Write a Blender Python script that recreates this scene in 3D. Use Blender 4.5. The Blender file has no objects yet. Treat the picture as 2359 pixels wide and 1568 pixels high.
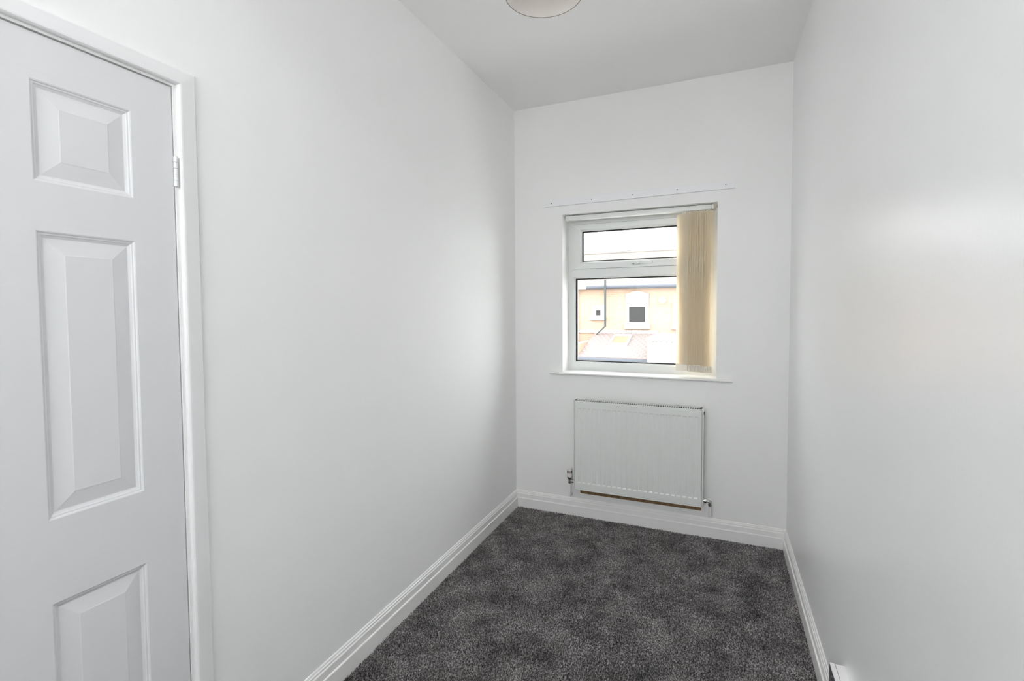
import bpy, bmesh, math, random
import numpy as np
from mathutils import Vector, Matrix

random.seed(7)
rng = np.random.default_rng(11)
SC = bpy.context.scene
COL = SC.collection

# ------------------------------------------------------------------ camera
F_PX, IMG_W, IMG_H = 1118.62, 2359.0, 1568.0
CAM_POS = Vector((1.3228, -3.1815, 1.4161))
YAW, PITCH, ROLL = 0.4014, -0.0396, -0.0065
fwd = Vector((-math.sin(YAW) * math.cos(PITCH), math.cos(YAW) * math.cos(PITCH), math.sin(PITCH)))
rgt = Vector((math.cos(YAW), math.sin(YAW), 0))
upv = rgt.cross(fwd)
r2 = math.cos(ROLL) * rgt + math.sin(ROLL) * upv
u2 = -math.sin(ROLL) * rgt + math.cos(ROLL) * upv
cam_d = bpy.data.cameras.new('camera')
cam_d.sensor_width = 36.0
cam_d.lens = 36.0 * F_PX / IMG_W
cam_d.shift_y = -29.73 / IMG_W
cam_d.clip_start = 0.02
cam_d.clip_end = 300
cam = bpy.data.objects.new('camera', cam_d)
COL.objects.link(cam)
M = Matrix.Identity(4)
for i in range(3):
    M[i][0], M[i][1], M[i][2], M[i][3] = r2[i], u2[i], -fwd[i], CAM_POS[i]
cam.matrix_world = M
SC.camera = cam

# ------------------------------------------------------------------ sky and exposure
world = bpy.data.worlds.new('overcast_sky')
SC.world = world
world.use_nodes = True
wn = world.node_tree.nodes
wn['Background'].inputs[0].default_value = (0.965, 0.978, 1.0, 1)
wn['Background'].inputs[1].default_value = 3.6
SC.view_settings.view_transform = 'Standard'
SC.view_settings.look = 'None'
SC.view_settings.gamma = 1.0
SC.view_settings.use_curve_mapping = False
SC.view_settings.exposure = 1.06
SC.cycles.max_bounces = 14
SC.cycles.diffuse_bounces = 10
SC.cycles.glossy_bounces = 4
SC.cycles.transparent_max_bounces = 12

# ------------------------------------------------------------------ dimensions (metres)
W, H, YR = 1.7005, 2.79, -4.40          # room width, height, rear wall
HS, TS = 0.1188, 0.018                  # skirting height, thickness
WX0, WX1, WZ0, WZ1 = 0.347, 1.315, 0.962, 2.046   # front window hole
FY = 0.15                               # front face of the window frame

# ------------------------------------------------------------------ materials
def mat(name, col, rough=0.5, spec=0.5, metal=0.0, bump=None, vary=None, transl=None, wave=None):
    m = bpy.data.materials.new(name)
    m.use_nodes = True
    nt = m.node_tree
    b = nt.nodes['Principled BSDF']
    b.inputs['Base Color'].default_value = (*col, 1)
    b.inputs['Roughness'].default_value = rough
    b.inputs['Specular IOR Level'].default_value = spec
    b.inputs['Metallic'].default_value = metal
    tc = nt.nodes.new('ShaderNodeTexCoord')
    if bump:                              # (scale, strength, distance, stretch)
        mp = nt.nodes.new('ShaderNodeMapping')
        mp.inputs['Scale'].default_value = bump[3] if len(bump) > 3 else (1, 1, 1)
        nz = nt.nodes.new('ShaderNodeTexNoise')
        nz.inputs['Scale'].default_value = bump[0]
        nz.inputs['Detail'].default_value = 5
        bp = nt.nodes.new('ShaderNodeBump')
        bp.inputs['Strength'].default_value = bump[1]
        bp.inputs['Distance'].default_value = bump[2]
        nt.links.new(tc.outputs['Object'], mp.inputs[0])
        nt.links.new(mp.outputs[0], nz.inputs['Vector'])
        nt.links.new(nz.outputs['Fac'], bp.inputs['Height'])
        if wave:                          # gentle unevenness of the plaster (scale, strength, distance)
            nw = nt.nodes.new('ShaderNodeTexNoise')
            nw.inputs['Scale'].default_value = wave[0]
            nw.inputs['Detail'].default_value = 2
            bw = nt.nodes.new('ShaderNodeBump')
            bw.inputs['Strength'].default_value = wave[1]
            bw.inputs['Distance'].default_value = wave[2]
            nt.links.new(tc.outputs['Object'], nw.inputs['Vector'])
            nt.links.new(nw.outputs['Fac'], bw.inputs['Height'])
            nt.links.new(bw.outputs[0], bp.inputs['Normal'])
        nt.links.new(bp.outputs[0], b.inputs['Normal'])
    if vary:                              # (scale, second colour, low, high, stretch)
        mp = nt.nodes.new('ShaderNodeMapping')
        mp.inputs['Scale'].default_value = vary[4] if len(vary) > 4 else (1, 1, 1)
        nz = nt.nodes.new('ShaderNodeTexNoise')
        nz.inputs['Scale'].default_value = vary[0]
        nz.inputs['Detail'].default_value = 4
        rp = nt.nodes.new('ShaderNodeValToRGB')
        rp.color_ramp.elements[0].position = vary[2]
        rp.color_ramp.elements[0].color = (*col, 1)
        rp.color_ramp.elements[1].position = vary[3]
        rp.color_ramp.elements[1].color = (*vary[1], 1)
        nt.links.new(tc.outputs['Object'], mp.inputs[0])
        nt.links.new(mp.outputs[0], nz.inputs['Vector'])
        nt.links.new(nz.outputs['Fac'], rp.inputs[0])
        nt.links.new(rp.outputs[0], b.inputs['Base Color'])
    if transl:                            # (colour, factor): thin cloth that lets light through
        tb = nt.nodes.new('ShaderNodeBsdfTranslucent')
        tb.inputs[0].default_value = (*transl[0], 1)
        mx = nt.nodes.new('ShaderNodeMixShader')
        mx.inputs[0].default_value = transl[1]
        nt.links.new(b.outputs[0], mx.inputs[1])
        nt.links.new(tb.outputs[0], mx.inputs[2])
        nt.links.new(mx.outputs[0], nt.nodes['Material Output'].inputs[0])
    return m

def glass_mat(name, tint):
    m = bpy.data.materials.new(name)
    m.use_nodes = True
    nt = m.node_tree
    nt.nodes.remove(nt.nodes['Principled BSDF'])
    tr = nt.nodes.new('ShaderNodeBsdfTransparent')
    tr.inputs[0].default_value = (*tint, 1)
    gl = nt.nodes.new('ShaderNodeBsdfGlossy')
    gl.inputs['Roughness'].default_value = 0.02
    fr = nt.nodes.new('ShaderNodeFresnel')
    fr.inputs[0].default_value = 1.12
    mx = nt.nodes.new('ShaderNodeMixShader')
    nt.links.new(fr.outputs[0], mx.inputs[0])
    nt.links.new(tr.outputs[0], mx.inputs[1])
    nt.links.new(gl.outputs[0], mx.inputs[2])
    nt.links.new(mx.outputs[0], nt.nodes['Material Output'].inputs[0])
    return m

def brick_mat(name, c1, c2, mortar, bw, bh, gap, swizzle, offset=0.5, rough=0.9):
    """bricks or roof tiles too far away to pick apart; swizzle picks the two axes"""
    m = bpy.data.materials.new(name)
    m.use_nodes = True
    nt = m.node_tree
    b = nt.nodes['Principled BSDF']
    b.inputs['Roughness'].default_value = rough
    b.inputs['Specular IOR Level'].default_value = 0.2
    tc = nt.nodes.new('ShaderNodeTexCoord')
    sp = nt.nodes.new('ShaderNodeSeparateXYZ')
    cb = nt.nodes.new('ShaderNodeCombineXYZ')
    nt.links.new(tc.outputs['Object'], sp.inputs[0])
    nt.links.new(sp.outputs[swizzle[0]], cb.inputs[0])
    nt.links.new(sp.outputs[swizzle[1]], cb.inputs[1])
    br = nt.nodes.new('ShaderNodeTexBrick')
    br.offset = offset
    br.inputs['Color1'].default_value = (*c1, 1)
    br.inputs['Color2'].default_value = (*c2, 1)
    br.inputs['Mortar'].default_value = (*mortar, 1)
    br.inputs['Scale'].default_value = 1.0
    br.inputs['Mortar Size'].default_value = gap
    br.inputs['Brick Width'].default_value = bw
    br.inputs['Row Height'].default_value = bh
    nt.links.new(cb.outputs[0], br.inputs['Vector'])
    nt.links.new(br.outputs['Color'], b.inputs['Base Color'])
    return m

M_WALL = mat('satin white wall paint', (0.90, 0.90, 0.90), 0.50, 0.14, bump=(120, 0.10, 0.002), wave=(1.9, 0.25, 0.012))
M_WALLR = mat('glossy white wall paint', (0.875, 0.875, 0.877), 0.31, 0.34, bump=(120, 0.13, 0.002), wave=(2.3, 0.35, 0.012))
M_BACK = mat('white wall paint', (0.89, 0.887, 0.878), 0.5, 0.4, bump=(160, 0.10, 0.002))
M_CEIL = mat('matt ceiling paint', (0.91, 0.905, 0.895), 0.9, 0.2, bump=(140, 0.08, 0.002))
M_TRIM = mat('gloss white trim paint', (0.88, 0.875, 0.865), 0.28, 0.5)
M_ARCH = mat('white eggshell trim paint', (0.83, 0.83, 0.836), 0.5, 0.3)
M_DOOR = mat('white grained door paint', (0.735, 0.738, 0.75), 0.48, 0.3,
             bump=(38, 0.16, 0.0015, (1, 0.12, 3.0)))
M_UPVC = mat('white upvc', (0.80, 0.815, 0.80), 0.3, 0.5)
M_GASK = mat('black rubber gasket', (0.015, 0.014, 0.018), 0.6, 0.3)
M_GLASS = glass_mat('clear window glass', (0.985, 0.99, 0.985))
M_FLOOR = mat('dark underlay', (0.03, 0.028, 0.03), 0.95, 0.1)
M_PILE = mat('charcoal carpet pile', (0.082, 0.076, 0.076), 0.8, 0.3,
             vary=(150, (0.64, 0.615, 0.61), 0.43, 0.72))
_nt = M_PILE.node_tree                    # shading of the leaning pile, painted into its colour as patches
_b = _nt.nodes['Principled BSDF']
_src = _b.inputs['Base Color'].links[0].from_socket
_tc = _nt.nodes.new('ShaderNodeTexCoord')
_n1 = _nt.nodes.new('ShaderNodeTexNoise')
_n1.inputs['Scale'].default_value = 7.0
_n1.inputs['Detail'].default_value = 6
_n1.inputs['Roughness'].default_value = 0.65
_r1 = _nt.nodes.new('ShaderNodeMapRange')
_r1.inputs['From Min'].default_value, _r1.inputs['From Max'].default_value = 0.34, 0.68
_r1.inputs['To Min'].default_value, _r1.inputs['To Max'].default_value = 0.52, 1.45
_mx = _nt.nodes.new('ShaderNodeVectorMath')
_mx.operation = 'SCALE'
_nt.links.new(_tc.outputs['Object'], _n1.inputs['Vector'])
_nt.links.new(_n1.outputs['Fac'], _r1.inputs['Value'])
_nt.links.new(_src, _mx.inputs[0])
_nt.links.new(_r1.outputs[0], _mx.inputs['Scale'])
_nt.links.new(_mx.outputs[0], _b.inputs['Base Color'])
M_RAD = mat('white radiator enamel', (0.77, 0.785, 0.765), 0.3, 0.5)
M_RADIN = mat('shade dark radiator inside', (0.05, 0.048, 0.04), 0.8, 0.2)  # interior colour darkened to stand in for shade behind the grille
M_BLACK = mat('black plastic', (0.012, 0.012, 0.013), 0.4, 0.4)
M_METAL = mat('dull plated metal', (0.32, 0.32, 0.30), 0.35, 0.5, 0.9)
M_CHROME = mat('chrome', (0.72, 0.72, 0.70), 0.14, 0.5, 1.0)
M_TRV = mat('off white plastic', (0.82, 0.79, 0.76), 0.35, 0.5)
M_BARE = mat('bare brown plaster', (0.22, 0.13, 0.065), 0.9, 0.2, vary=(30, (0.36, 0.25, 0.15), 0.4, 0.7))
M_BATTEN = mat('white painted batten', (0.88, 0.88, 0.90), 0.35, 0.45)
M_SLAT = mat('cream blind fabric', (0.93, 0.885, 0.79), 0.85, 0.2, bump=(900, 0.2, 0.0005),
             vary=(9, (0.915, 0.845, 0.70), 0.45, 0.8, (6, 6, 0.7)), transl=((0.90, 0.78, 0.55), 0.18))
M_RAIL = mat('blind headrail enamel', (0.80, 0.81, 0.79), 0.35, 0.5)
M_CHAIN = mat('white plastic chain', (0.82, 0.80, 0.75), 0.4, 0.5)
M_SHADE = mat('cream lampshade fabric', (0.93, 0.905, 0.875), 0.8, 0.2, transl=((0.92, 0.89, 0.85), 0.3))
M_WIRE = mat('lampshade wire', (0.30, 0.26, 0.22), 0.5, 0.5, 0.3)
M_BULB = mat('opal bulb', (0.85, 0.85, 0.84), 0.25, 0.5)
M_BOX = mat('white socket plastic', (0.84, 0.83, 0.83), 0.32, 0.5)
M_GREYPL = mat('dark grey socket face', (0.11, 0.10, 0.115), 0.35, 0.5)
M_HINGE = mat('white painted hinge', (0.80, 0.81, 0.80), 0.35, 0.5)

M_BRICK = brick_mat('orange brick', (0.384, 0.278, 0.210), (0.360, 0.246, 0.178), (0.384, 0.300, 0.234), 0.225, 0.075, 0.012, (0, 2))
M_BRICKS = brick_mat('orange brick side', (0.384, 0.278, 0.210), (0.360, 0.246, 0.178), (0.384, 0.300, 0.234), 0.225, 0.075, 0.012, (1, 2))
M_ROOF = brick_mat('brown roof tile', (0.192, 0.167, 0.146), (0.182, 0.156, 0.136), (0.138, 0.116, 0.101), 2.6, 0.27, 0.025, (0, 1))
M_TILE = brick_mat('pink clay tile', (0.258, 0.218, 0.209), (0.246, 0.204, 0.194), (0.198, 0.162, 0.154), 0.21, 0.20, 0.035, (0, 1), 0.5)
M_RIDGE = mat('grey ridge tile', (0.192, 0.180, 0.168), 0.9, 0.2)
M_STONE = mat('white painted stone', (0.45, 0.45, 0.44), 0.8, 0.2)
M_RENDER = mat('white render', (0.252, 0.240, 0.228), 0.9, 0.2, vary=(3, (0.396, 0.390, 0.378), 0.4, 0.6, (6, 6, 0.5)))
M_GUTTER = mat('grey gutter', (0.084, 0.091, 0.108), 0.5, 0.2)
M_PIPE = mat('dark drain pipe', (0.060, 0.068, 0.072), 0.5, 0.2)
M_DARKGL = mat('dark far window glass', (0.03, 0.03, 0.03), 0.15, 0.2)
M_SKYL = mat('amber rooflight', (0.252, 0.180, 0.120), 0.3, 0.2)
M_GROUND = mat('pale concrete paving', (0.60, 0.59, 0.58), 0.95, 0.2)

# ------------------------------------------------------------------ mesh helpers
def box(bm, x0, x1, y0, y1, z0, z1, bev=0.0, seg=1):
    r = bmesh.ops.create_cube(bm, size=1.0)
    vs = r['verts']
    for v in vs:
        v.co = Vector((x0 + (v.co.x + 0.5) * (x1 - x0), y0 + (v.co.y + 0.5) * (y1 - y0), z0 + (v.co.z + 0.5) * (z1 - z0)))
    if bev > 0:
        es = list({e for v in vs for e in v.link_edges})
        bmesh.ops.bevel(bm, geom=es, offset=bev, segments=seg, affect='EDGES', profile=0.6)

def prism(bm, pts, axis, a, b):
    """extrude a closed 2-D outline along an axis; pts are the two other axes in xyz order"""
    def P(p, t):
        return Vector((t, p[0], p[1])) if axis == 0 else Vector((p[0], t, p[1])) if axis == 1 else Vector((p[0], p[1], t))
    A = [bm.verts.new(P(p, a)) for p in pts]
    B = [bm.verts.new(P(p, b)) for p in pts]
    n = len(pts)
    for i in range(n):
        bm.faces.new((A[i], A[(i + 1) % n], B[(i + 1) % n], B[i]))
    bm.faces.new(A[::-1])
    bm.faces.new(B)
    bmesh.ops.recalc_face_normals(bm, faces=bm.faces)

def tube(bm, pts, r, n=10, cap=True):
    pts = [Vector(p) for p in pts]
    rings = []
    up = None
    for i, p in enumerate(pts):
        d = (pts[min(i + 1, len(pts) - 1)] - pts[max(i - 1, 0)]).normalized()
        if up is None:
            up = Vector((0, 0, 1)) if abs(d.z) < 0.9 else Vector((1, 0, 0))
        s = d.cross(up).normalized()
        up = s.cross(d).normalized()
        rr = r[i] if isinstance(r, (list, tuple)) else r
        rings.append([bm.verts.new(p + s * math.cos(2 * math.pi * k / n) * rr + up * math.sin(2 * math.pi * k / n) * rr) for k in range(n)])
    for a, b in zip(rings[:-1], rings[1:]):
        for k in range(n):
            bm.faces.new((a[k], a[(k + 1) % n], b[(k + 1) % n], b[k]))
    if cap:
        bm.faces.new(rings[0][::-1])
        bm.faces.new(rings[-1])
    bmesh.ops.recalc_face_normals(bm, faces=bm.faces)

def lathe(bm, prof, c=(0, 0, 0), n=40, closed=False):
    rings = []
    for r, z in prof:
        if r < 1e-6:
            rings.append([bm.verts.new((c[0], c[1], c[2] + z))])
        else:
            rings.append([bm.verts.new((c[0] + r * math.cos(2 * math.pi * k / n), c[1] + r * math.sin(2 * math.pi * k / n), c[2] + z)) for k in range(n)])
    prs = list(zip(rings[:-1], rings[1:]))
    if closed:
        prs.append((rings[-1], rings[0]))
    for a, b in prs:
        for k in range(n):
            q = [a[k % len(a)], a[(k + 1) % len(a)], b[(k + 1) % len(b)], b[k % len(b)]]
            q = list(dict.fromkeys(q))
            if len(q) > 2:
                bm.faces.new(q)
    bmesh.ops.recalc_face_normals(bm, faces=bm.faces)

def link(name, me, m, parent=None):
    o = bpy.data.objects.new(name, me)
    if m is not None and not me.materials:
        me.materials.append(m)
    COL.objects.link(o)
    o.parent = parent
    return o

def obj(name, bm, m, parent=None, smooth=False):
    me = bpy.data.meshes.new(name)
    bm.to_mesh(me)
    bm.free()
    if smooth:
        for p in me.polygons:
            p.use_smooth = True
        me.set_sharp_from_angle(angle=math.radians(38))
    return link(name, me, m, parent)

def boxes(name, lst, m, parent=None, bev=0.0, seg=1):
    bm = bmesh.new()
    for b in lst:
        box(bm, *b, bev, seg)
    return obj(name, bm, m, parent, smooth=bev > 0)

def empty(name, label, cat=None, kind=None, group=None):
    o = bpy.data.objects.new(name, None)
    o.empty_display_size = 0.1
    COL.objects.link(o)
    return tag(o, label, cat, kind, group)

def tag(o, label, cat=None, kind=None, group=None):
    if label: o['label'] = label
    if cat: o['category'] = cat
    if kind: o['kind'] = kind
    if group: o['group'] = group
    return o

def struct(o, label, cat=None):
    return tag(o, label, cat, 'structure')

# ------------------------------------------------------------------ room shell
DY0, DY1, DZ = -3.124, -2.309, 2.028     # door hole in the left wall
struct(boxes('wall_left', [(-0.12, 0, DY1, 0.32, -0.1, H + 0.1), (-0.12, 0, YR - 0.28, DY0, -0.1, H + 0.1), (-0.12, 0, DY0, DY1, DZ, H + 0.1)], M_WALL),
       'long satin white wall with the panelled door in it', 'wall')
struct(boxes('wall_right', [(W, W + 0.12, YR - 0.28, 0.32, -0.1, H + 0.1)], M_WALLR),
       'glossy white wall without openings, facing the door', 'wall')
wall_back = struct(boxes('wall_back', [(0, WX0, 0, 0.30, -0.1, H + 0.1), (WX1, W, 0, 0.30, -0.1, H + 0.1), (WX0, WX1, 0, 0.30, -0.1, WZ0), (WX0, WX1, 0, 0.30, WZ1, H + 0.1)], M_BACK),
       'white end wall with the window and radiator', 'wall')
RX0, RX1, RZ0, RZ1 = 0.04, 1.66, 1.45, 2.77  # opening for the added rear window that brightens the room
struct(boxes('wall_rear', [(0, RX0, YR - 0.26, YR, -0.1, H + 0.1), (RX1, W, YR - 0.26, YR, -0.1, H + 0.1), (RX0, RX1, YR - 0.26, YR, -0.1, RZ0), (RX0, RX1, YR - 0.26, YR, RZ1, H + 0.1)], M_BACK),
       'white wall with a wide window added for fill light, opposite the radiator', 'wall')
KX0, KX1, KY0, KY1 = 0.58, 1.02, -3.05, -2.40     # opening for the added roof window, lets fill light in
struct(boxes('ceiling', [(-0.12, W + 0.12, KY1, 0.32, H, H + 0.16), (-0.12, W + 0.12, YR - 0.28, KY0, H, H + 0.16),
                         (-0.12, KX0, KY0, KY1, H, H + 0.16), (KX1, W + 0.12, KY0, KY1, H, H + 0.16)], M_CEIL), 'plain matt white ceiling', 'ceiling')
struct(boxes('floor', [(-0.12, W + 0.12, YR - 0.28, 0.32, -0.12, -0.006)], M_FLOOR), 'floor under the carpet', 'floor')
tag(boxes('screw_hole', [(WX1 - 0.0006, WX1 + 0.002, 0.030, 0.038, 2.018, 2.027)], M_BLACK, wall_back), None)

# skirting: torus profile, d = distance from wall
PROF = [(0, -0.006), (TS, -0.006), (TS, 0.064), (TS - 0.0015, 0.0665), (TS - 0.0055, 0.068), (TS - 0.0055, 0.094), (TS - 0.006, 0.0965),
        (TS - 0.009, 0.100), (TS - 0.0095, 0.1075), (TS - 0.0125, 0.110), (TS - 0.0135, 0.1145), (0.0025, HS - 0.001), (0, HS)]
def skirting(name, wall, a, b, label):
    bm = bmesh.new()
    if wall == 'left': prism(bm, [(d, z) for d, z in PROF], 1, a, b)
    if wall == 'right': prism(bm, [(W - d, z) for d, z in PROF], 1, a, b)
    if wall == 'back': prism(bm, [(-d, z) for d, z in PROF], 0, a, b)
    if wall == 'rear': prism(bm, [(YR + d, z) for d, z in PROF], 0, a, b)
    return struct(obj(name, bm, M_TRIM), label, 'skirting board')
skirting('baseboard_left', 'left', -2.274, 0.0, 'white moulded skirting along the wall with the door')
skirting('baseboard_left_rear', 'left', YR, -3.160, 'short white skirting beyond the latch side of the door')
skirting('baseboard_right', 'right', YR, 0.0, 'white moulded skirting along the glossy wall')
skirting('baseboard_back', 'back', 0.0, W, 'white moulded skirting under the radiator')
skirting('baseboard_rear', 'rear', 0.0, W, 'white moulded skirting under the added wide window')

# ------------------------------------------------------------------ carpet pile (stuff)
def smooth_noise(x, y, cell, seed):
    g = np.random.default_rng(seed).uniform(-1, 1, (80, 80))
    u, v = x / cell + 3, (y - YR) / cell + 3
    i, j = np.floor(u).astype(int), np.floor(v).astype(int)
    fu, fv = u - i, v - j
    fu, fv = fu * fu * (3 - 2 * fu), fv * fv * (3 - 2 * fv)
    i, j = i % 79, j % 79
    return (g[i, j] * (1 - fu) * (1 - fv) + g[i + 1, j] * fu * (1 - fv) + g[i, j + 1] * (1 - fu) * fv + g[i + 1, j + 1] * fu * fv)
def carpet():
    s = 0.0053
    xs = np.arange(0.004, W - 0.003, s)
    ys = np.arange(YR + 0.004, -0.003, s)
    X, Y = [a.ravel() for a in np.meshgrid(xs, ys)]
    n = len(X)
    X = X + rng.uniform(-.0022, .0022, n)
    Y = Y + rng.uniform(-.0022, .0022, n)
    keep = (X > TS - 0.002) & (X < W - TS + 0.002) & (Y < -TS + 0.002) & (Y > YR + TS)
    X, Y = X[keep], Y[keep]
    n = len(X)
    lean = smooth_noise(X, Y, 0.17, 1) * 0.8 + smooth_noise(X, Y, 0.05, 2) * 0.6
    ang = smooth_noise(X, Y, 0.28, 3) * 3.0 + rng.normal(0, 0.9, n)
    L = 0.0034 + 0.0042 * lean
    hgt = 0.0095 + rng.normal(0, 0.0012, n) + 0.0012 * smooth_noise(X, Y, 0.10, 5)
    tx = X + np.cos(ang) * L + rng.normal(0, .0014, n)
    ty = Y + np.sin(ang) * L + rng.normal(0, .0014, n)
    rot = rng.uniform(0, 2.1, n)
    V = np.zeros((n, 6, 3), np.float32)
    for k in range(3):
        a = rot + k * 2.0944
        V[:, k, 0], V[:, k, 1], V[:, k, 2] = X + np.cos(a) * .0033, Y + np.sin(a) * .0033, -0.006
        V[:, 3 + k, 0], V[:, 3 + k, 1], V[:, 3 + k, 2] = tx + np.cos(a) * .0015, ty + np.sin(a) * .0015, hgt - 0.006
    base = (np.arange(n) * 6)[:, None]
    q = np.concatenate([base + np.array([[k, (k + 1) % 3, 3 + (k + 1) % 3, 3 + k]]) for k in range(3)], 1).reshape(-1)
    t = (base + np.array([[3, 4, 5]])).reshape(-1)
    me = bpy.data.meshes.new('carpet')
    me.vertices.add(n * 6)
    me.vertices.foreach_set('co', V.reshape(-1))
    loops = np.concatenate([q, t]).astype(np.int32)
    me.loops.add(len(loops))
    me.loops.foreach_set('vertex_index', loops)
    starts = np.concatenate([np.arange(3 * n) * 4, 12 * n + np.arange(n) * 3]).astype(np.int32)
    me.polygons.add(4 * n)
    me.polygons.foreach_set('loop_start', starts)
    me.update(calc_edges=True)
    me.validate()
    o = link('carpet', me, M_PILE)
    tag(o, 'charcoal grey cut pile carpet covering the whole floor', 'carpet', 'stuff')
carpet()

# ------------------------------------------------------------------ front window
win = struct(empty('window_1', None), 'white upvc window with top opening fanlight above the radiator', 'window')
# sill board with rounded nose and horns
bm = bmesh.new()
nose = [(0.0, 0.9665), (-0.024, 0.9665), (-0.029, 0.9685), (-0.031, 0.973), (-0.029, 0.9775), (-0.024, 0.9800), (0.0, 0.9800)]
prism(bm, nose, 0, 0.2605, 1.4055)
box(bm, WX0, WX1, -0.001, FY + 0.01, WZ0 + 0.0005, 0.9800)
obj('sill_board', bm, M_TRIM, win)
FD = 0.225   # back of the frame
FX0, FX1, FZ0, FZ1 = WX0, WX1, 0.980, WZ1
SX0, SX1, SZ0, SZ1 = 0.3855, 1.2765, 1.6885, 1.9945     # fanlight sash
G1 = (0.4425, 1.2195, 1.7375, 1.9475)                   # fanlight glass
G2 = (0.3945, 1.2675, 1.0385, 1.6215)                   # fixed glass
def mitre_bar(name, outer, inner, side, y0, y1, m, parent, lip=0.010):
    """one bar of a rectangular frame with mitred ends and a sloped glazing bead"""
    ox0, ox1, oz0, oz1 = outer
    ix0, ix1, iz0, iz1 = inner
    bx0, bx1, bz0, bz1 = ix0 - lip, ix1 + lip, iz0 - lip, iz1 + lip
    c = {'left': [(ox0, oz0), (ox0, oz1), (bx0, bz1), (bx0, bz0), (ix0, iz1), (ix0, iz0)],
         'right': [(ox1, oz1), (ox1, oz0), (bx1, bz0), (bx1, bz1), (ix1, iz0), (ix1, iz1)],
         'top': [(ox0, oz1), (ox1, oz1), (bx1, bz1), (bx0, bz1), (ix1, iz1), (ix0, iz1)],
         'bottom': [(ox1, oz0), (ox0, oz0), (bx0, bz0), (bx1, bz0), (ix0, iz0), (ix1, iz0)]}[side]
    A, B, C, D, E_, F_ = c
    g = 0.0006
    if side in ('left', 'right'):
        s = 1 if A[1] < B[1] else -1
        A, B = (A[0], A[1] + s * g), (B[0], B[1] - s * g)
        C, D = (C[0], C[1] - s * g), (D[0], D[1] + s * g)
        E_, F_ = (E_[0], E_[1] - s * g), (F_[0], F_[1] + s * g)
    bm = bmesh.new()
    mk = lambda p, y: bm.verts.new((p[0], y, p[1]))
    ym = y0 + 0.016
    a0, b0, c0, d0 = mk(A, y0), mk(B, y0), mk(C, y0), mk(D, y0)
    e1, f1 = mk(E_, ym), mk(F_, ym)
    a2, b2, e2, f2 = mk(A, y1), mk(B, y1), mk(E_, y1), mk(F_, y1)
    for f in ((a0, b0, c0, d0), (d0, c0, e1, f1), (f1, e1, e2, f2), (f2, e2, b2, a2), (a2, b2, b0, a0), (b0, b2, e2, e1, c0), (a0, d0, f1, f2, a2)):
        bm.faces.new(f)
    bmesh.ops.recalc_face_normals(bm, faces=bm.faces)
    return obj(name, bm, m, parent)
def ring(name, outer, w, y0, y1, m, parent):
    x0, x1, z0, z1 = outer
    return boxes(name, [(x0, x0 + w, y0, y1, z0, z1), (x1 - w, x1, y0, y1, z0, z1), (x0 + w, x1 - w, y0, y1, z0, z0 + w), (x0 + w, x1 - w, y0, y1, z1 - w, z1)], m, parent)
fr = empty('outer_frame', None); fr.parent = win
# the fixed light below (jambs, bottom rail, transom) and the upper frame round the sash
TR = 1.655
mitre_bar('jamb', (FX0, FX1, FZ0, TR), G2, 'left', FY, FD, M_UPVC, fr)
mitre_bar('jamb', (FX0, FX1, FZ0, TR), G2, 'right', FY, FD, M_UPVC, fr)
mitre_bar('bottom_rail', (FX0, FX1, FZ0, TR), G2, 'bottom', FY, FD, M_UPVC, fr)
mitre_bar('transom', (FX0, FX1, FZ0, TR), G2, 'top', FY, FD, M_UPVC, fr)
up_in = (SX0 + 0.012, SX1 - 0.012, SZ0 + 0.004, SZ1 - 0.010)
for s, nm in (('left', 'jamb'), ('right', 'jamb'), ('top', 'head'), ('bottom', 'transom')):
    mitre_bar(nm, (FX0, FX1, TR, FZ1), up_in, s, FY, FD, M_UPVC, fr, 0.006)
sash = empty('fanlight_sash', None); sash.parent = win
for s, nm in (('left', 'stile'), ('right', 'stile'), ('top', 'rail'), ('bottom', 'rail')):
    mitre_bar(nm, (SX0, SX1, SZ0, SZ1), G1, s, FY - 0.009, FD - 0.01, M_UPVC, sash, 0.012)
ring('sash_shadow_seal', (SX0 - 0.0022, SX1 + 0.0022, SZ0 + 0.001, SZ1 + 0.0022), 0.004, FY - 0.0015, FY + 0.004, M_GASK, win)
for nm, G, par, y in (('fanlight_pane', G1, sash, FY + 0.016), ('fixed_pane', G2, win, FY + 0.022)):
    ring('gasket', (G[0] - 0.001, G[1] + 0.001, G[2] - 0.001, G[3] + 0.001), 0.0075, y - 0.003, y + 0.026, M_GASK, par)
    boxes(nm, [(G[0], G[1], y + 0.002, y + 0.005, G[2], G[3])], M_GLASS, par)
    boxes(nm, [(G[0], G[1], y + 0.019, y + 0.022, G[2], G[3])], M_GLASS, par)
# lever handle with key cylinder
hd = boxes('handle', [(0.806, 0.838, FY - 0.021, FY - 0.008, 1.7025, 1.7225), (0.828, 0.925, FY - 0.036, FY - 0.023, 1.7065, 1.7255), (0.812, 0.832, FY - 0.030, FY - 0.018, 1.7045, 1.7225)], M_UPVC, sash, 0.004, 2)
bm = bmesh.new(); tube(bm, [(0.835, FY - 0.0385, 1.7135), (0.835, FY - 0.030, 1.7135)], 0.0075, 14)
obj('key_cylinder', bm, M_METAL, sash, True)
boxes('vent_mark', [(0.790, 0.7925, FY - 0.0096, FY - 0.0085, 1.7055, 1.7120), (0.7955, 0.800, FY - 0.0096, FY - 0.0085, 1.7055, 1.7125), (0.803, 0.8045, FY - 0.0096, FY - 0.0085, 1.7055, 1.7120)], M_BLACK, sash)

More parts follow.
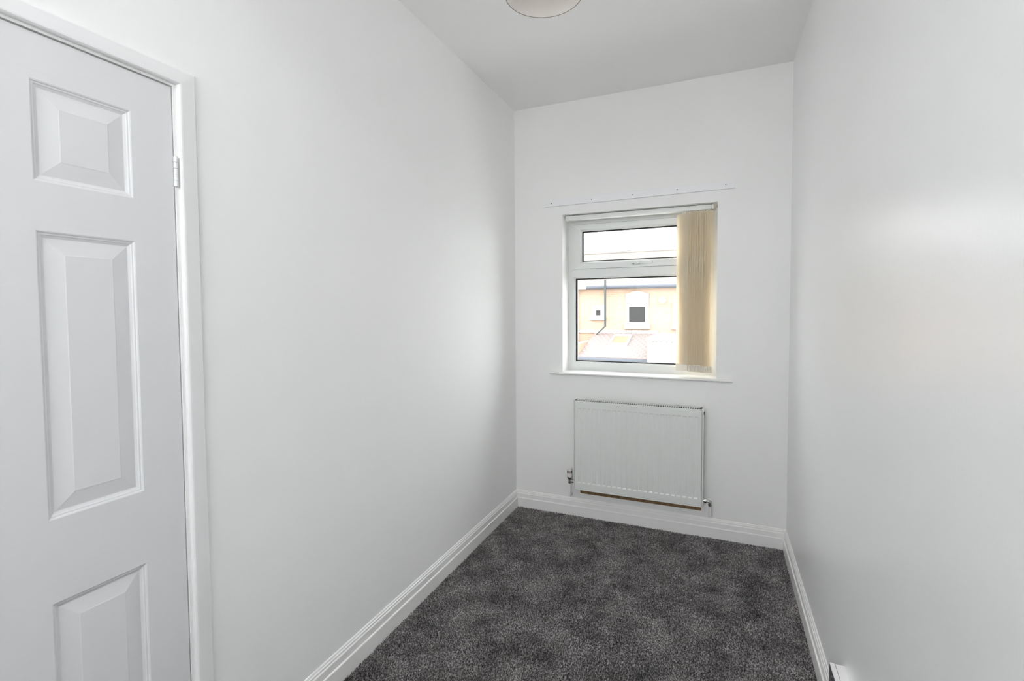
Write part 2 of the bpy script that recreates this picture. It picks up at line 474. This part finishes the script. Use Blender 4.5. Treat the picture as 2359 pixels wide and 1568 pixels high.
# unseen rear window, added to bring daylight in behind the camera
added_win2 = struct(empty('added_window_2', None), 'unseen wide window added for fill light opposite the radiator wall', 'window')
RG = (RX0 + 0.05, RX1 - 0.05, RZ0 + 0.05, RZ1 - 0.05)
for s, nm in (('left', 'jamb'), ('right', 'jamb'), ('top', 'head'), ('bottom', 'bottom_rail')):
    mitre_bar(nm, (RX0, RX1, RZ0, RZ1), RG, s, YR - 0.22, YR - 0.15, M_UPVC, added_win2)
boxes('pane', [(RG[0], RG[1], YR - 0.19, YR - 0.186, RG[2], RG[3])], M_GLASS, added_win2)

# unseen roof window, added to light the room from above
added_win3 = struct(empty('added_window_3', None), 'unseen white framed roof window added in the ceiling for fill light', 'window')
for b in ((KX0, KX0 + 0.05, KY0, KY1), (KX1 - 0.05, KX1, KY0, KY1), (KX0 + 0.05, KX1 - 0.05, KY0, KY0 + 0.05), (KX0 + 0.05, KX1 - 0.05, KY1 - 0.05, KY1)):
    boxes('frame_bar', [(*b, H + 0.08, H + 0.14)], M_UPVC, added_win3, 0.004)
boxes('pane', [(KX0 + 0.045, KX1 - 0.045, KY0 + 0.045, KY1 - 0.045, H + 0.10, H + 0.104)], M_GLASS, added_win3)

# ------------------------------------------------------------------ vertical blind
bl = empty('vertical_blind', 'cream vertical blind drawn aside, hung in the window reveal', 'blind')
BY = 0.057
bm = bmesh.new(); box(bm, 0.3575, 1.2815, 0.036, 0.078, 2.0115, 2.0405, 0.0035, 2)
obj('headrail', bm, M_RAIL, bl, True)
bm = bmesh.new(); box(bm, 1.2815, 1.2925, 0.035, 0.079, 2.0105, 2.0415, 0.003, 2)
obj('end_cap', bm, M_CHAIN, bl, True)
for bx in (0.42, 1.20):
    boxes('fixing_bracket', [(bx, bx + 0.03, 0.045, 0.075, 2.0405, WZ1)], M_METAL, bl)
A0 = math.radians(-34)
NS = 11
for i in range(NS):
    px = 1.1135 + 0.0142 * i + (random.uniform(-.0010, .0010) if i else 0)
    a = A0 + (math.radians(random.uniform(-2.5, 2.5)) if i else 0)
    ztop = 1.9985 + (0.004 if i else 0)
    zb = 1.0165 + random.uniform(-.002, .002) - 0.0006 * i
    hw = 0.0445
    bm = bmesh.new()
    nx, nzs = 6, 10
    bow = random.uniform(-.0004, .0004)
    grid = []
    for kz in range(nzs + 1):
        z = zb + (ztop - zb) * kz / nzs
        row = []
        for kx in range(nx + 1):
            s = -hw + 2 * hw * kx / nx
            off = 0.0016 * (1 - (s / hw) ** 2) + bow * math.sin(3.1 * kz / nzs)
            row.append(bm.verts.new((px + s * math.cos(a) - off * math.sin(a), BY + s * math.sin(a) + off * math.cos(a), z)))
        grid.append(row)
    for kz in range(nzs):
        for kx in range(nx):
            bm.faces.new((grid[kz][kx], grid[kz][kx + 1], grid[kz + 1][kx + 1], grid[kz + 1][kx]))
    bmesh.ops.solidify(bm, geom=bm.faces[:], thickness=0.0009)
    sl = obj('slat', bm, M_SLAT, bl, True)
    # pocket with the weight at the foot, hanger at the head
    def slab(x0, x1, t0, t1, z0, z1):
        bm = bmesh.new()
        box(bm, x0, x1, t0, t1, z0, z1, 0.0008)
        bm.transform(Matrix.Translation((px, BY, 0)) @ Matrix.Rotation(a, 4, 'Z'))
        return bm
    obj('weight_pocket', slab(-hw - .0004, hw + .0004, -0.0026, 0.0030, zb - 0.001, zb + 0.040), M_SLAT, sl)
    obj('hanger', slab(-0.006, 0.006, -0.0025, 0.0025, ztop - 0.006, 2.0125), M_CHAIN, sl)
    e = Vector((px + hw * math.cos(a), BY + hw * math.sin(a), zb + 0.030))
    n_ = Vector((math.sin(a), -math.cos(a), 0)) * 0.003
    bm = bmesh.new()
    tube(bm, [e + Vector((-.004, 0, .008)) + n_, e + Vector((.001, -.003, .004)) + n_, e + Vector((.006, -.001, -.003)) + n_, e + Vector((.011, .001, -.008)) + n_], 0.0013, 6)
    tube(bm, [e + Vector((-.002, 0, .002)) + n_, e + Vector((-.001, -.003, -.010)) + n_, e + Vector((-.003, -.001, -.022)) + n_], 0.0012, 6)
    obj('chain_link', bm, M_CHAIN, sl, True)

# ------------------------------------------------------------------ curtain batten above the window
bt = empty('curtain_batten', 'white painted wooden batten screwed to the wall above the window', 'batten')
bm = bmesh.new()
pts = [(0.2265, 2.1025), (1.4095, 2.1145), (1.4095, 2.1575), (0.2265, 2.1505)]
prism(bm, pts, 1, -0.016, 0.0005)
bmesh.ops.bevel(bm, geom=bm.edges[:], offset=0.0012, segments=1, affect='EDGES')
obj('board', bm, M_BATTEN, bt)
scr = None
for x, z in ((0.2765, 2.1235), (0.5518, 2.1272), (0.8178, 2.1299), (1.0847, 2.1359), (1.3578, 2.139)):
    if scr is None:
        bm = bmesh.new(); tube(bm, [(0, -0.0167, 0), (0, -0.0155, 0)], [0.0030, 0.0034], 10)
        scr = obj('screw', bm, M_GASK, bt); o = scr
    else:
        o = link('screw', scr.data, None, bt)
    o.location = (x, 0, z)

# ------------------------------------------------------------------ radiator
rad = empty('radiator', 'white single panel radiator on the wall under the window', 'radiator')
X0, X1, Z0, Z1, RYF = 0.4565, 1.2405, 0.2165, 0.7985, -0.092
NF = 23
pitch = (X1 - X0 - 0.030) / NF
bm = bmesh.new()
xs = [X0, X0 + 0.004]
prof = [0.004, 0.0]            # depth back from the front plane
dep = [0.0, 0.0]
fl = [0, 0]
for k in range(NF):
    c = X0 + 0.015 + (k + 0.5) * pitch
    for dx, f in ((-0.0118, 0), (-0.0085, 1), (0.0085, 1), (0.0118, 0)):
        xs.append(c + dx); fl.append(f)
xs += [X1 - 0.004, X1]; fl += [0, 0]
zs = [Z0, Z0 + 0.004, Z0 + 0.042, Z0 + 0.050, Z0 + 0.085, Z1 - 0.075, Z1 - 0.0455, Z1 - 0.039, Z1 - 0.004, Z1]
zf = [0, 0, 0, 1, 0.42, 0.42, 1, 0, 0, 0]
DEP = 0.0034
V = []
for j, z in enumerate(zs):
    row = []
    for i, x in enumerate(xs):
        edge = i in (0, len(xs) - 1) or j in (0, len(zs) - 1)
        row.append(bm.verts.new((x, RYF + (0.0035 if edge else DEP * fl[i] * zf[j]), z)))
    V.append(row)
for j in range(len(zs) - 1):
    for i in range(len(xs) - 1):
        bm.faces.new((V[j][i], V[j][i + 1], V[j + 1][i + 1], V[j + 1][i]))
obj('front_panel', bm, M_RAD, rad)
boxes('panel_back', [(X0 + 0.002, X1 - 0.002, RYF + 0.0055, RYF + 0.016, Z0 + 0.001, Z1 - 0.001)], M_RAD, rad)
for x0, x1 in ((0.4475, 0.4550), (1.2420, 1.2495)):
    bm = bmesh.new(); box(bm, x0, x1, RYF + 0.001, -0.028, Z0 - 0.001, Z1 + 0.009, 0.0022, 2)
    obj('side_panel', bm, M_RAD, rad, True)
bm = bmesh.new(); box(bm, X0 - 0.002, X1 + 0.002, RYF - 0.0012, RYF + 0.008, Z0 - 0.0055, Z0 + 0.0005, 0.0018, 2)
obj('bottom_rim', bm, M_RAD, rad, True)
bm = bmesh.new()
box(bm, X0 - 0.001, X1 + 0.001, RYF + 0.001, RYF + 0.014, Z1 - 0.001, Z1 + 0.0055, 0.003, 3)
box(bm, X0 - 0.001, X1 + 0.001, -0.040, -0.029, Z1 - 0.001, Z1 + 0.0105)
NSL = 58
gp = (1.236 - 0.462) / NSL
for k in range(NSL + 1):
    x = 0.462 + k * gp
    box(bm, x - gp * 0.24, x + gp * 0.24, RYF + 0.013, -0.039, Z1 + 0.006, Z1 + 0.0105)
box(bm, X0 - 0.001, 0.464, RYF + 0.013, -0.039, Z1 + 0.004, Z1 + 0.0105)
box(bm, 1.233, X1 + 0.001, RYF + 0.013, -0.039, Z1 + 0.004, Z1 + 0.0105)
obj('top_grille', bm, M_RAD, rad)
boxes('grille_shade_sheet', [(0.460, 1.237, RYF + 0.013, -0.041, Z1 - 0.004, Z1 + 0.0035)], M_RADIN, rad)  # dark sheet below the bars, painted shade for the slots
bm = bmesh.new()
for k in range(24):
    x = X0 + 0.01 + k * (X1 - X0 - 0.02) / 23
    box(bm, x - 0.001, x + 0.001, RYF + 0.016, -0.034, Z0 + 0.03, Z1 - 0.02)
box(bm, X0, X1, -0.036, -0.033, Z0 + 0.03, Z1 - 0.012)
obj('convector_fins', bm, M_RADIN, rad)
for bx in (0.56, 1.11):
    boxes('wall_bracket', [(bx, bx + 0.03, -0.034, -0.0011, 0.28, 0.74)], M_RADIN, rad)
bm = bmesh.new(); tube(bm, [(1.249, -0.060, 0.7775), (1.2535, -0.060, 0.7775)], 0.0095, 14)
obj('bleed_plug', bm, M_BLACK, rad, True)
# thermostatic valve
VX, VY = 0.4115, -0.055
trv = empty('thermostatic_valve', None); trv.parent = rad
bm = bmesh.new()
lathe(bm, [(0, 0.0005), (0.0135, 0.0005), (0.0160, 0.004), (0.0165, 0.018), (0.0150, 0.034), (0.0145, 0.050), (0.0130, 0.0545), (0, 0.056)], (VX, VY, 0.276), 24)
obj('valve_head', bm, M_TRV, trv, True)
bm = bmesh.new()
for k in range(12):
    an = math.radians(15 + 30 * k)
    c = Vector((VX + 0.0152 * math.cos(an), VY + 0.0152 * math.sin(an), 0))
    box(bm, c.x - 0.0013, c.x + 0.0013, c.y - 0.0013, c.y + 0.0013, 0.306, 0.323)
obj('head_slot', bm, M_RADIN, trv)
bm = bmesh.new(); lathe(bm, [(0, 0), (0.011, 0), (0.0165, 0.0045), (0.0165, 0.0075), (0, 0.0075)], (VX, VY, 0.2695), 24)
obj('collar', bm, M_BLACK, trv, True)
bm = bmesh.new()
lathe(bm, [(0, 0), (0.0075, 0), (0.0105, 0.003), (0.0105, 0.012), (0.008, 0.014), (0.008, 0.026), (0.0125, 0.028), (0.0125, 0.035), (0, 0.035)], (VX, VY, 0.2345), 16)
tube(bm, [(VX + 0.004, VY, 0.2515), (VX + 0.018, VY, 0.2515)], 0.0068, 12)
tube(bm, [(VX + 0.018, VY, 0.2515), (VX + 0.031, VY, 0.2515)], 0.0115, 6)
tube(bm, [(VX + 0.031, VY, 0.2515), (VX + 0.040, VY, 0.2515)], 0.007, 12)
obj('valve_body', bm, M_METAL, trv, True)
def pipe_pts(x, y, zt, zb):
    p = [(x, y, zt), (x, y, zb + 0.016)]
    for k in range(1, 7):
        an = k / 6 * math.pi / 2
        p.append((x, y + 0.016 * (1 - math.cos(an)), zb + 0.016 - 0.016 * math.sin(an)))
    return p + [(x, -0.0003, zb)]
bm = bmesh.new(); tube(bm, pipe_pts(VX, VY, 0.236, 0.148), 0.0072, 12)
obj('pipe_tail', bm, M_TRIM, rad, True)
# lockshield valve
LX = 1.2885
lv = empty('lockshield_valve', None); lv.parent = rad
bm = bmesh.new()
tube(bm, [(1.2485, VY, 0.243), (1.256, VY, 0.243)], 0.007, 12)
tube(bm, [(1.256, VY, 0.243), (1.268, VY, 0.243)], 0.0125, 6)
tube(bm, [(1.268, VY, 0.243), (LX, VY, 0.238)], 0.0065, 12)
obj('union_nut', bm, M_CHROME, lv, True)
bm = bmesh.new()
lathe(bm, [(0, 0), (0.008, 0), (0.0105, 0.003), (0.0105, 0.013), (0.0080, 0.016), (0.0085, 0.030), (0.006, 0.034), (0, 0.034)], (LX, VY, 0.2125), 16)
obj('valve_body', bm, M_METAL, lv, True)
bm = bmesh.new(); tube(bm, pipe_pts(LX, VY, 0.214, 0.148), 0.0072, 12)
obj('pipe_tail', bm, M_TRIM, rad, True)
# unpainted strip of wall left behind the radiator
bm = bmesh.new(); box(bm, 0.470, 1.238, -0.0008, 0.0005, 0.156, 0.77)
tag(obj('unpainted_wall_patch', bm, M_BARE, wall_back), None)

# ------------------------------------------------------------------ door
door = struct(empty('door_1', None), 'white moulded six panel door in the long wall', 'door')
LY0, LY1, LZ0, LZ1, LXF, LTH = -3.099, -2.337, 0.008, 2.000, -0.002, 0.036
stile, pw = 0.098, 0.190
cols = [(LY1 - stile - pw, LY1 - stile), (LY0 + stile, LY0 + stile + pw)]
rows = [(1.692, 1.9035), (0.9635, 1.5875), (0.205, 0.7795)]
ycut = sorted({LY0, LY1, *[v for c in cols for v in c]})
zcut = sorted({LZ0, LZ1, *[v for r in rows for v in r]})
bm = bmesh.new()
for i in range(len(ycut) - 1):
    for j in range(len(zcut) - 1):
        ya, yb, za, zb = ycut[i], ycut[i + 1], zcut[j], zcut[j + 1]
        if any(abs(ya - c[0]) < 1e-6 for c in cols) and any(abs(za - r[0]) < 1e-6 for r in rows):
            continue
        bm.faces.new([bm.verts.new((LXF, y, z)) for y, z in ((ya, za), (yb, za), (yb, zb), (ya, zb))])
bmesh.ops.remove_doubles(bm, verts=bm.verts, dist=1e-5)
box(bm, LXF - LTH, LXF - 0.0125, LY0, LY1, LZ0, LZ1)
e = 0.0125
for q in ([(LY0, LZ0), (LY1, LZ0)], [(LY1, LZ0), (LY1, LZ1)], [(LY1, LZ1), (LY0, LZ1)], [(LY0, LZ1), (LY0, LZ0)]):
    bm.faces.new([bm.verts.new(v) for v in ((LXF, *q[0]), (LXF, *q[1]), (LXF - e, *q[1]), (LXF - e, *q[0]))])
leaf = obj('door_leaf', bm, M_DOOR, door)
RINGS = [(0, 0), (0.0026, -0.0012), (0.0042, -0.0030), (0.0072, -0.0035), (0.0090, -0.0052), (0.0138, -0.0076), (0.0152, -0.0077), (0.0475, -0.0022), (0.0495, -0.0015)]
for r in rows:
    for c in cols:
        bm = bmesh.new()
        prev = None
        for ins, d in RINGS:
            cur = [bm.verts.new((LXF + d, y, z)) for y, z in ((c[0] + ins, r[0] + ins), (c[1] - ins, r[0] + ins), (c[1] - ins, r[1] - ins), (c[0] + ins, r[1] - ins))]
            if prev:
                for k in range(4):
                    bm.faces.new((prev[k], prev[(k + 1) % 4], cur[(k + 1) % 4], cur[k]))
            prev = cur
        bm.faces.new(prev)
        obj('panel', bm, M_DOOR, leaf)
boxes('door_lining', [(-0.12, 0.0015, -2.334, DY1 + 0.0005, -0.006, 2.003), (-0.12, 0.0015, DY0 - 0.0005, -3.102, -0.006, 2.003), (-0.12, 0.0015, DY0 - 0.0005, DY1 + 0.0005, 2.003, DZ + 0.0005),
                      (-0.060, -0.0385, -2.352, -2.334, -0.006, 2.003), (-0.060, -0.0385, -3.102, -3.084, -0.006, 2.003), (-0.060, -0.0385, -3.102, -2.334, 1.985, 2.003),
                      (-0.060, -0.0385, -3.102, -2.334, -0.006, 0.03)], M_TRIM, door)
def arch_profile():           # (distance from inner edge, projection)
    return [(0, 0), (0, 0.008), (0.0015, 0.0105), (0.005, 0.0128), (0.009, 0.0132), (0.044, 0.0105), (0.0485, 0.0075), (0.0515, 0.0025), (0.0525, 0)]
IY1, IY0, IZ = -2.326, -3.110, 2.0095    # inner edges of the architrave
ap = arch_profile()
def mitred(corner_a, out_a, corner_b, out_b, nm):
    bm = bmesh.new()
    A = [bm.verts.new((pr, corner_a[0] + out_a[0] * d, corner_a[1] + out_a[1] * d)) for d, pr in ap]
    B = [bm.verts.new((pr, corner_b[0] + out_b[0] * d, corner_b[1] + out_b[1] * d)) for d, pr in ap]
    n = len(ap)
    for k in range(n):
        bm.faces.new((A[k], A[(k + 1) % n], B[(k + 1) % n], B[k]))
    bm.faces.new(A); bm.faces.new(B[::-1])
    bmesh.ops.recalc_face_normals(bm, faces=bm.faces)
    return obj(nm, bm, M_ARCH, door)
mitred((IY1, -0.006), (1, 0), (IY1, IZ), (1, 0.86), 'architrave')
mitred((IY0, -0.006), (-1, 0), (IY0, IZ), (-1, 0.86), 'architrave')
mitred((IY0, IZ), (-1, 0.86), (IY1, IZ), (1, 0.86), 'architrave')
for hz in (1.742, 0.19):
    hg = empty('hinge', None); hg.parent = door
    for k in range(5):
        bm = bmesh.new()
        z0 = hz + k * 0.0158
        tube(bm, [(0.0045, -2.3345, z0 + 0.0003), (0.0045, -2.3345, z0 + 0.0153)], 0.0052, 14)
        if k % 2 == 0:
            box(bm, -0.012, 0.003, -2.3352, -2.3338, z0 + 0.0003, z0 + 0.0153)
        obj('knuckle', bm, M_HINGE, hg, True)
bm = bmesh.new()
lathe(bm, [(0, 0), (0.026, 0), (0.026, 0.004), (0.009, 0.007), (0.009, 0.030), (0.020, 0.034), (0.026, 0.046), (0.022, 0.058), (0, 0.062)], (0, 0, 0), 28)
bm.transform(Matrix.Translation((LXF, LY0 + 0.055, 1.0)) @ Matrix.Rotation(math.pi / 2, 4, 'Y'))
obj('door_knob', bm, M_CHROME, leaf, True)

# ------------------------------------------------------------------ pendant lamp
PL = (0.8195, -1.7265)
lamp = empty('pendant_lamp', 'cream fabric pendant lampshade hanging from the ceiling', 'lamp')
ZB, RB, ZT, RT = 2.382, 0.1200, 2.545, 0.085
bm = bmesh.new(); lathe(bm, [(RB, ZB), (RT, ZT), (RT - 0.0012, ZT), (RB - 0.0012, ZB)], (*PL, 0), 64, True)
shade = obj('lamp_shade', bm, M_SHADE, lamp, True)
for r, z, nm in ((RB, ZB, 'bottom_ring'), (RT, ZT, 'top_ring')):
    bm = bmesh.new(); lathe(bm, [(r + 0.0012 * math.cos(t), z + 0.0012 * math.sin(t)) for t in [k * math.pi / 4 for k in range(8)]], (*PL, 0), 64, True)
    obj(nm, bm, M_WIRE, shade, True)
bm = bmesh.new()
for k in range(3):
    an = 0.6 + k * 2.0944
    tube(bm, [(PL[0] + 0.02 * math.cos(an), PL[1] + 0.02 * math.sin(an), ZT - 0.03), (PL[0] + RT * math.cos(an), PL[1] + RT * math.sin(an), ZT)], 0.0012, 6)
lathe(bm, [(0.0195, ZT - 0.031), (0.023, ZT - 0.031), (0.023, ZT - 0.028), (0.0195, ZT - 0.028)], (*PL, 0), 24, True)
obj('shade_carrier', bm, M_WIRE, shade, True)
bm = bmesh.new(); lathe(bm, [(0, 2.50), (0.017, 2.50), (0.019, 2.53), (0.012, 2.56), (0.004, 2.575), (0, 2.575)], (*PL, 0), 24)
obj('lamp_holder', bm, M_TRV, lamp, True)
bm = bmesh.new(); lathe(bm, [(0, 2.402), (0.016, 2.406), (0.027, 2.421), (0.029, 2.436), (0.022, 2.460), (0.013, 2.485), (0.012, 2.502), (0, 2.502)], (*PL, 0), 28)
obj('bulb', bm, M_BULB, lamp, True)
bm = bmesh.new(); tube(bm, [(*PL, 2.57), (*PL, H - 0.02)], 0.0032, 8)
obj('cord', bm, M_TRV, lamp, True)
bm = bmesh.new(); lathe(bm, [(0, H - 0.032), (0.012, H - 0.032), (0.022, H - 0.022), (0.038, H - 0.016), (0.040, H + 0.0005), (0, H + 0.0005)], (*PL, 0), 32)
obj('ceiling_rose', bm, M_TRV, lamp, True)

# ------------------------------------------------------------------ socket box low on the glossy wall
sk = empty('socket_box', 'white surface mounted socket box low on the glossy wall', 'socket')
bm = bmesh.new(); box(bm, W - 0.026, W + 0.0005, -1.553, -1.407, 0.198, 0.2845, 0.0025, 2)
obj('back_box', bm, M_BOX, sk, True)
bm = bmesh.new(); box(bm, W - 0.041, W - 0.0268, -1.5535, -1.4065, 0.1975, 0.2850, 0.0022, 2)
obj('face_plate', bm, M_BOX, sk, True)
boxes('face_insert', [(W - 0.0416, W - 0.0405, -1.5505, -1.4095, 0.2005, 0.2820)], M_GREYPL, sk)
for y in (-1.452, -1.508):
    boxes('switch', [(W - 0.0445, W - 0.0410, y - 0.005, y + 0.005, 0.252, 0.270)], M_GREYPL, sk)
    boxes('pin_hole', [(W - 0.0420, W - 0.0414, y - 0.0025, y + 0.0025, 0.233, 0.242), (W - 0.0420, W - 0.0414, y - 0.014, y - 0.008, 0.216, 0.220), (W - 0.0420, W - 0.0414, y + 0.008, y + 0.014, 0.216, 0.220)], M_BLACK, sk)

# ------------------------------------------------------------------ outside: back of the terrace opposite
GZ = -2.95
struct(boxes('ground', [(-70, 70, -60, 90, GZ - 0.2, GZ)], M_GROUND), 'grey paved yards outside the windows', 'ground')
HY = 18.0
house = empty('terrace_house', 'orange brick terrace back with brown tiled roof, opposite the window', 'house')
boxes('brick_wall', [(-15, 9, HY, HY + 8, GZ, 2.30)], M_BRICK, house)
bm = bmesh.new(); prism(bm, [(HY - 0.30, 2.34), (HY + 4, 4.24), (HY + 8.3, 2.34), (HY + 8.3, 2.22), (HY + 4, 4.12), (HY - 0.30, 2.22)], 0, -15.2, 9.2)
obj('roof', bm, M_ROOF, house)
bm = bmesh.new(); tube(bm, [(-15.2, HY + 4, 4.23), (9.2, HY + 4, 4.23)], 0.11, 8)
obj('ridge_tiles', bm, M_RIDGE, house)
boxes('ridge_vent', [(-3.30, -2.75, HY + 3.9, HY + 4.1, 4.30, 4.42), (-3.05, -2.98, HY + 3.97, HY + 4.03, 4.42, 4.55)], M_STONE, house)
bm = bmesh.new(); tube(bm, [(-3.95, HY - 0.36, 2.30), (9.2, HY - 0.36, 2.30)], 0.075, 8)
obj('gutter', bm, M_GUTTER, house)
bm = bmesh.new(); tube(bm, [(-15.2, HY - 0.36, 2.30), (-3.97, HY - 0.36, 2.30)], 0.07, 8)
obj('gutter', bm, M_STONE, house)
bm = bmesh.new(); tube(bm, [(-3.14, HY - 0.42, 0.60), (-3.14, HY - 0.42, 2.62)], 0.045, 10)
tube(bm, [(-3.14, HY - 0.42, 0.62), (-3.55, HY - 0.30, 0.25), (-3.58, HY - 0.2, GZ)], 0.03, 8)
obj('soil_pipe', bm, M_PIPE, house)
bm = bmesh.new(); tube(bm, [(-4.40, HY - 0.36, 2.28), (-4.46, HY - 0.08, 2.0), (-4.46, HY - 0.08, GZ)], 0.05, 8)
obj('downpipe', bm, M_STONE, house)
def far_window(x0, x1, z0, z1, px0, px1, pz0, pz1, arched):
    w = empty('window', None); w.parent = house
    ring('frame', (px0 - 0.07, px1 + 0.07, pz0 - 0.07, pz1 + 0.07), 0.07, HY - 0.07, HY, M_STONE, w)
    for sa, sb in ((x0, px0 - 0.06), (px1 + 0.06, x1)):
        boxes('surround', [(sa, sb, HY - 0.05, HY, z0, z1)], M_STONE, w)
    boxes('sill', [(x0 - 0.05, x1 + 0.05, HY - 0.12, HY, z0, pz0 - 0.06)], M_STONE, w)
    bm = bmesh.new()
    pts = [(x0, pz1 + 0.06), (x1, pz1 + 0.06), (x1, z1)]
    if arched:
        pts += [(x1 + (x0 - x1) * k / 6, z1 + 0.13 * math.sin(math.pi * k / 6)) for k in range(1, 6)]
    pts.append((x0, z1))
    prism(bm, pts, 1, HY - 0.06, HY)
    obj('lintel', bm, M_STONE, w)
    boxes('pane', [(px0, px1, HY - 0.03, HY - 0.01, pz0, pz1)], M_DARKGL, w)
far_window(-2.34, -1.37, 0.50, 1.98, -2.19, -1.52, 0.80, 1.46, True)
far_window(-3.84, -3.26, 0.88, 1.54, -3.62, -3.42, 1.08, 1.30, False)
far_window(-0.43, 0.55, 0.50, 1.60, -0.20, 0.36, 0.70, 1.30, False)
far_window(3.0, 4.0, 0.50, 1.90, 3.15, 3.85, 0.80, 1.46, True)
far_window(-7.6, -6.6, 0.50, 1.90, -7.45, -6.75, 0.80, 1.46, True)
bm = bmesh.new(); lathe(bm, [(0, 0.05), (0.10, 0.03), (0.155, 0.0), (0.15, -0.01), (0, 0.035)], (0, 0, 0), 20)
bm.transform(Matrix.Translation((-0.807, HY - 0.20, 1.72)) @ Matrix.Rotation(math.radians(75), 4, 'X'))
tube(bm, [(-0.807, HY - 0.20, 1.72), (-0.807, HY, 1.62)], 0.02, 6)
obj('satellite_dish', bm, M_STONE, house)

ext = empty('lean_to', None); ext.parent = house; ext['label'] = 'single storey lean-to with pink tiled roof and skylight'
EX0, EX1, EY = -3.68, -1.0, 15.0
boxes('brick_wall', [(EX0, EX1, EY + 0.25, HY, GZ, -0.50)], M_BRICK, ext)
bm = bmesh.new(); prism(bm, [(EY, -0.46), (HY, 0.33), (HY, 0.20), (EY, -0.58)], 0, EX0, EX1)
obj('tiled_roof', bm, M_TILE, ext)
boxes('flashing', [(EX0 - 0.9, EX1, HY - 0.06, HY, 0.31, 0.45)], M_RENDER, ext)
bm = bmesh.new(); tube(bm, [(EX0, EY - 0.06, -0.54), (EX1 + 0.02, EY - 0.06, -0.56)], 0.075, 8)
obj('gutter', bm, M_GUTTER, ext)
def on_roof(x, t, up):       # point on the lean-to slope, t from eave (0) to top (1)
    return (x, EY + t * (HY - EY), -0.46 + t * 0.79 + up)
def roof_quad(bm, x0, x1, t0, t1, u0, u1):
    lo = [bm.verts.new(on_roof(x, t, u0)) for x, t in ((x0, t0), (x1, t0), (x1, t1), (x0, t1))]
    hi = [bm.verts.new(on_roof(x, t, u1)) for x, t in ((x0, t0), (x1, t0), (x1, t1), (x0, t1))]
    bm.faces.new(hi); bm.faces.new(lo[::-1])
    for k in range(4):
        bm.faces.new((lo[k], lo[(k + 1) % 4], hi[(k + 1) % 4], hi[k]))
bm = bmesh.new()
for q in ((-2.76, -1.98, 0.44, 0.49), (-2.76, -1.98, 0.80, 0.86), (-2.76, -2.66, 0.49, 0.80), (-2.08, -1.98, 0.49, 0.80)):
    roof_quad(bm, *q, -0.02, 0.07)
obj('skylight_frame', bm, M_RENDER, ext)
bm = bmesh.new(); roof_quad(bm, -2.67, -2.07, 0.48, 0.81, 0.0, 0.05)
obj('skylight_pane', bm, M_SKYL, ext)
boxes('parapet', [(EX0 - 0.25, EX0, EY + 0.1, HY, GZ, 0.02)], M_BRICKS, ext)
tag(boxes('yard_wall', [(-9.0, EX0 - 0.26, EY + 0.6, EY + 0.85, GZ, 0.05)], M_BRICK), 'orange brick yard wall beside the pink tiled lean-to', 'wall')
wb = empty('rendered_extension', None); wb.parent = house; wb['label'] = 'white rendered extension'
boxes('rendered_wall', [(EX1 + 0.03, 3.2, EY - 0.6, HY, GZ, 0.24)], M_RENDER, wb)
boxes('roof_edge', [(EX1 + 0.0, 3.3, EY - 0.7, HY, 0.24, 0.34)], M_STONE, wb)

# ------------------------------------------------------------------ put every empty at the base of its thing
bpy.context.view_layer.update()
def meshes_under(o):
    return [o] if o.type == 'MESH' else [m for c in o.children for m in meshes_under(c)]
def settle(o, parent_at):
    at = Vector((0, 0, 0))
    if o.type == 'EMPTY':
        ps = [m.location + Vector(c) for m in meshes_under(o) for c in m.bound_box]
        lo = [min(p[i] for p in ps) for i in range(3)]
        hi = [max(p[i] for p in ps) for i in range(3)]
        at = Vector(((lo[0] + hi[0]) / 2, (lo[1] + hi[1]) / 2, lo[2]))
    else:
        at = o.location.copy()
    for c in o.children:
        settle(c, at)
    o.location = at - parent_at
for o in list(COL.objects):
    if o.parent is None and o.type == 'EMPTY':
        settle(o, Vector((0, 0, 0)))
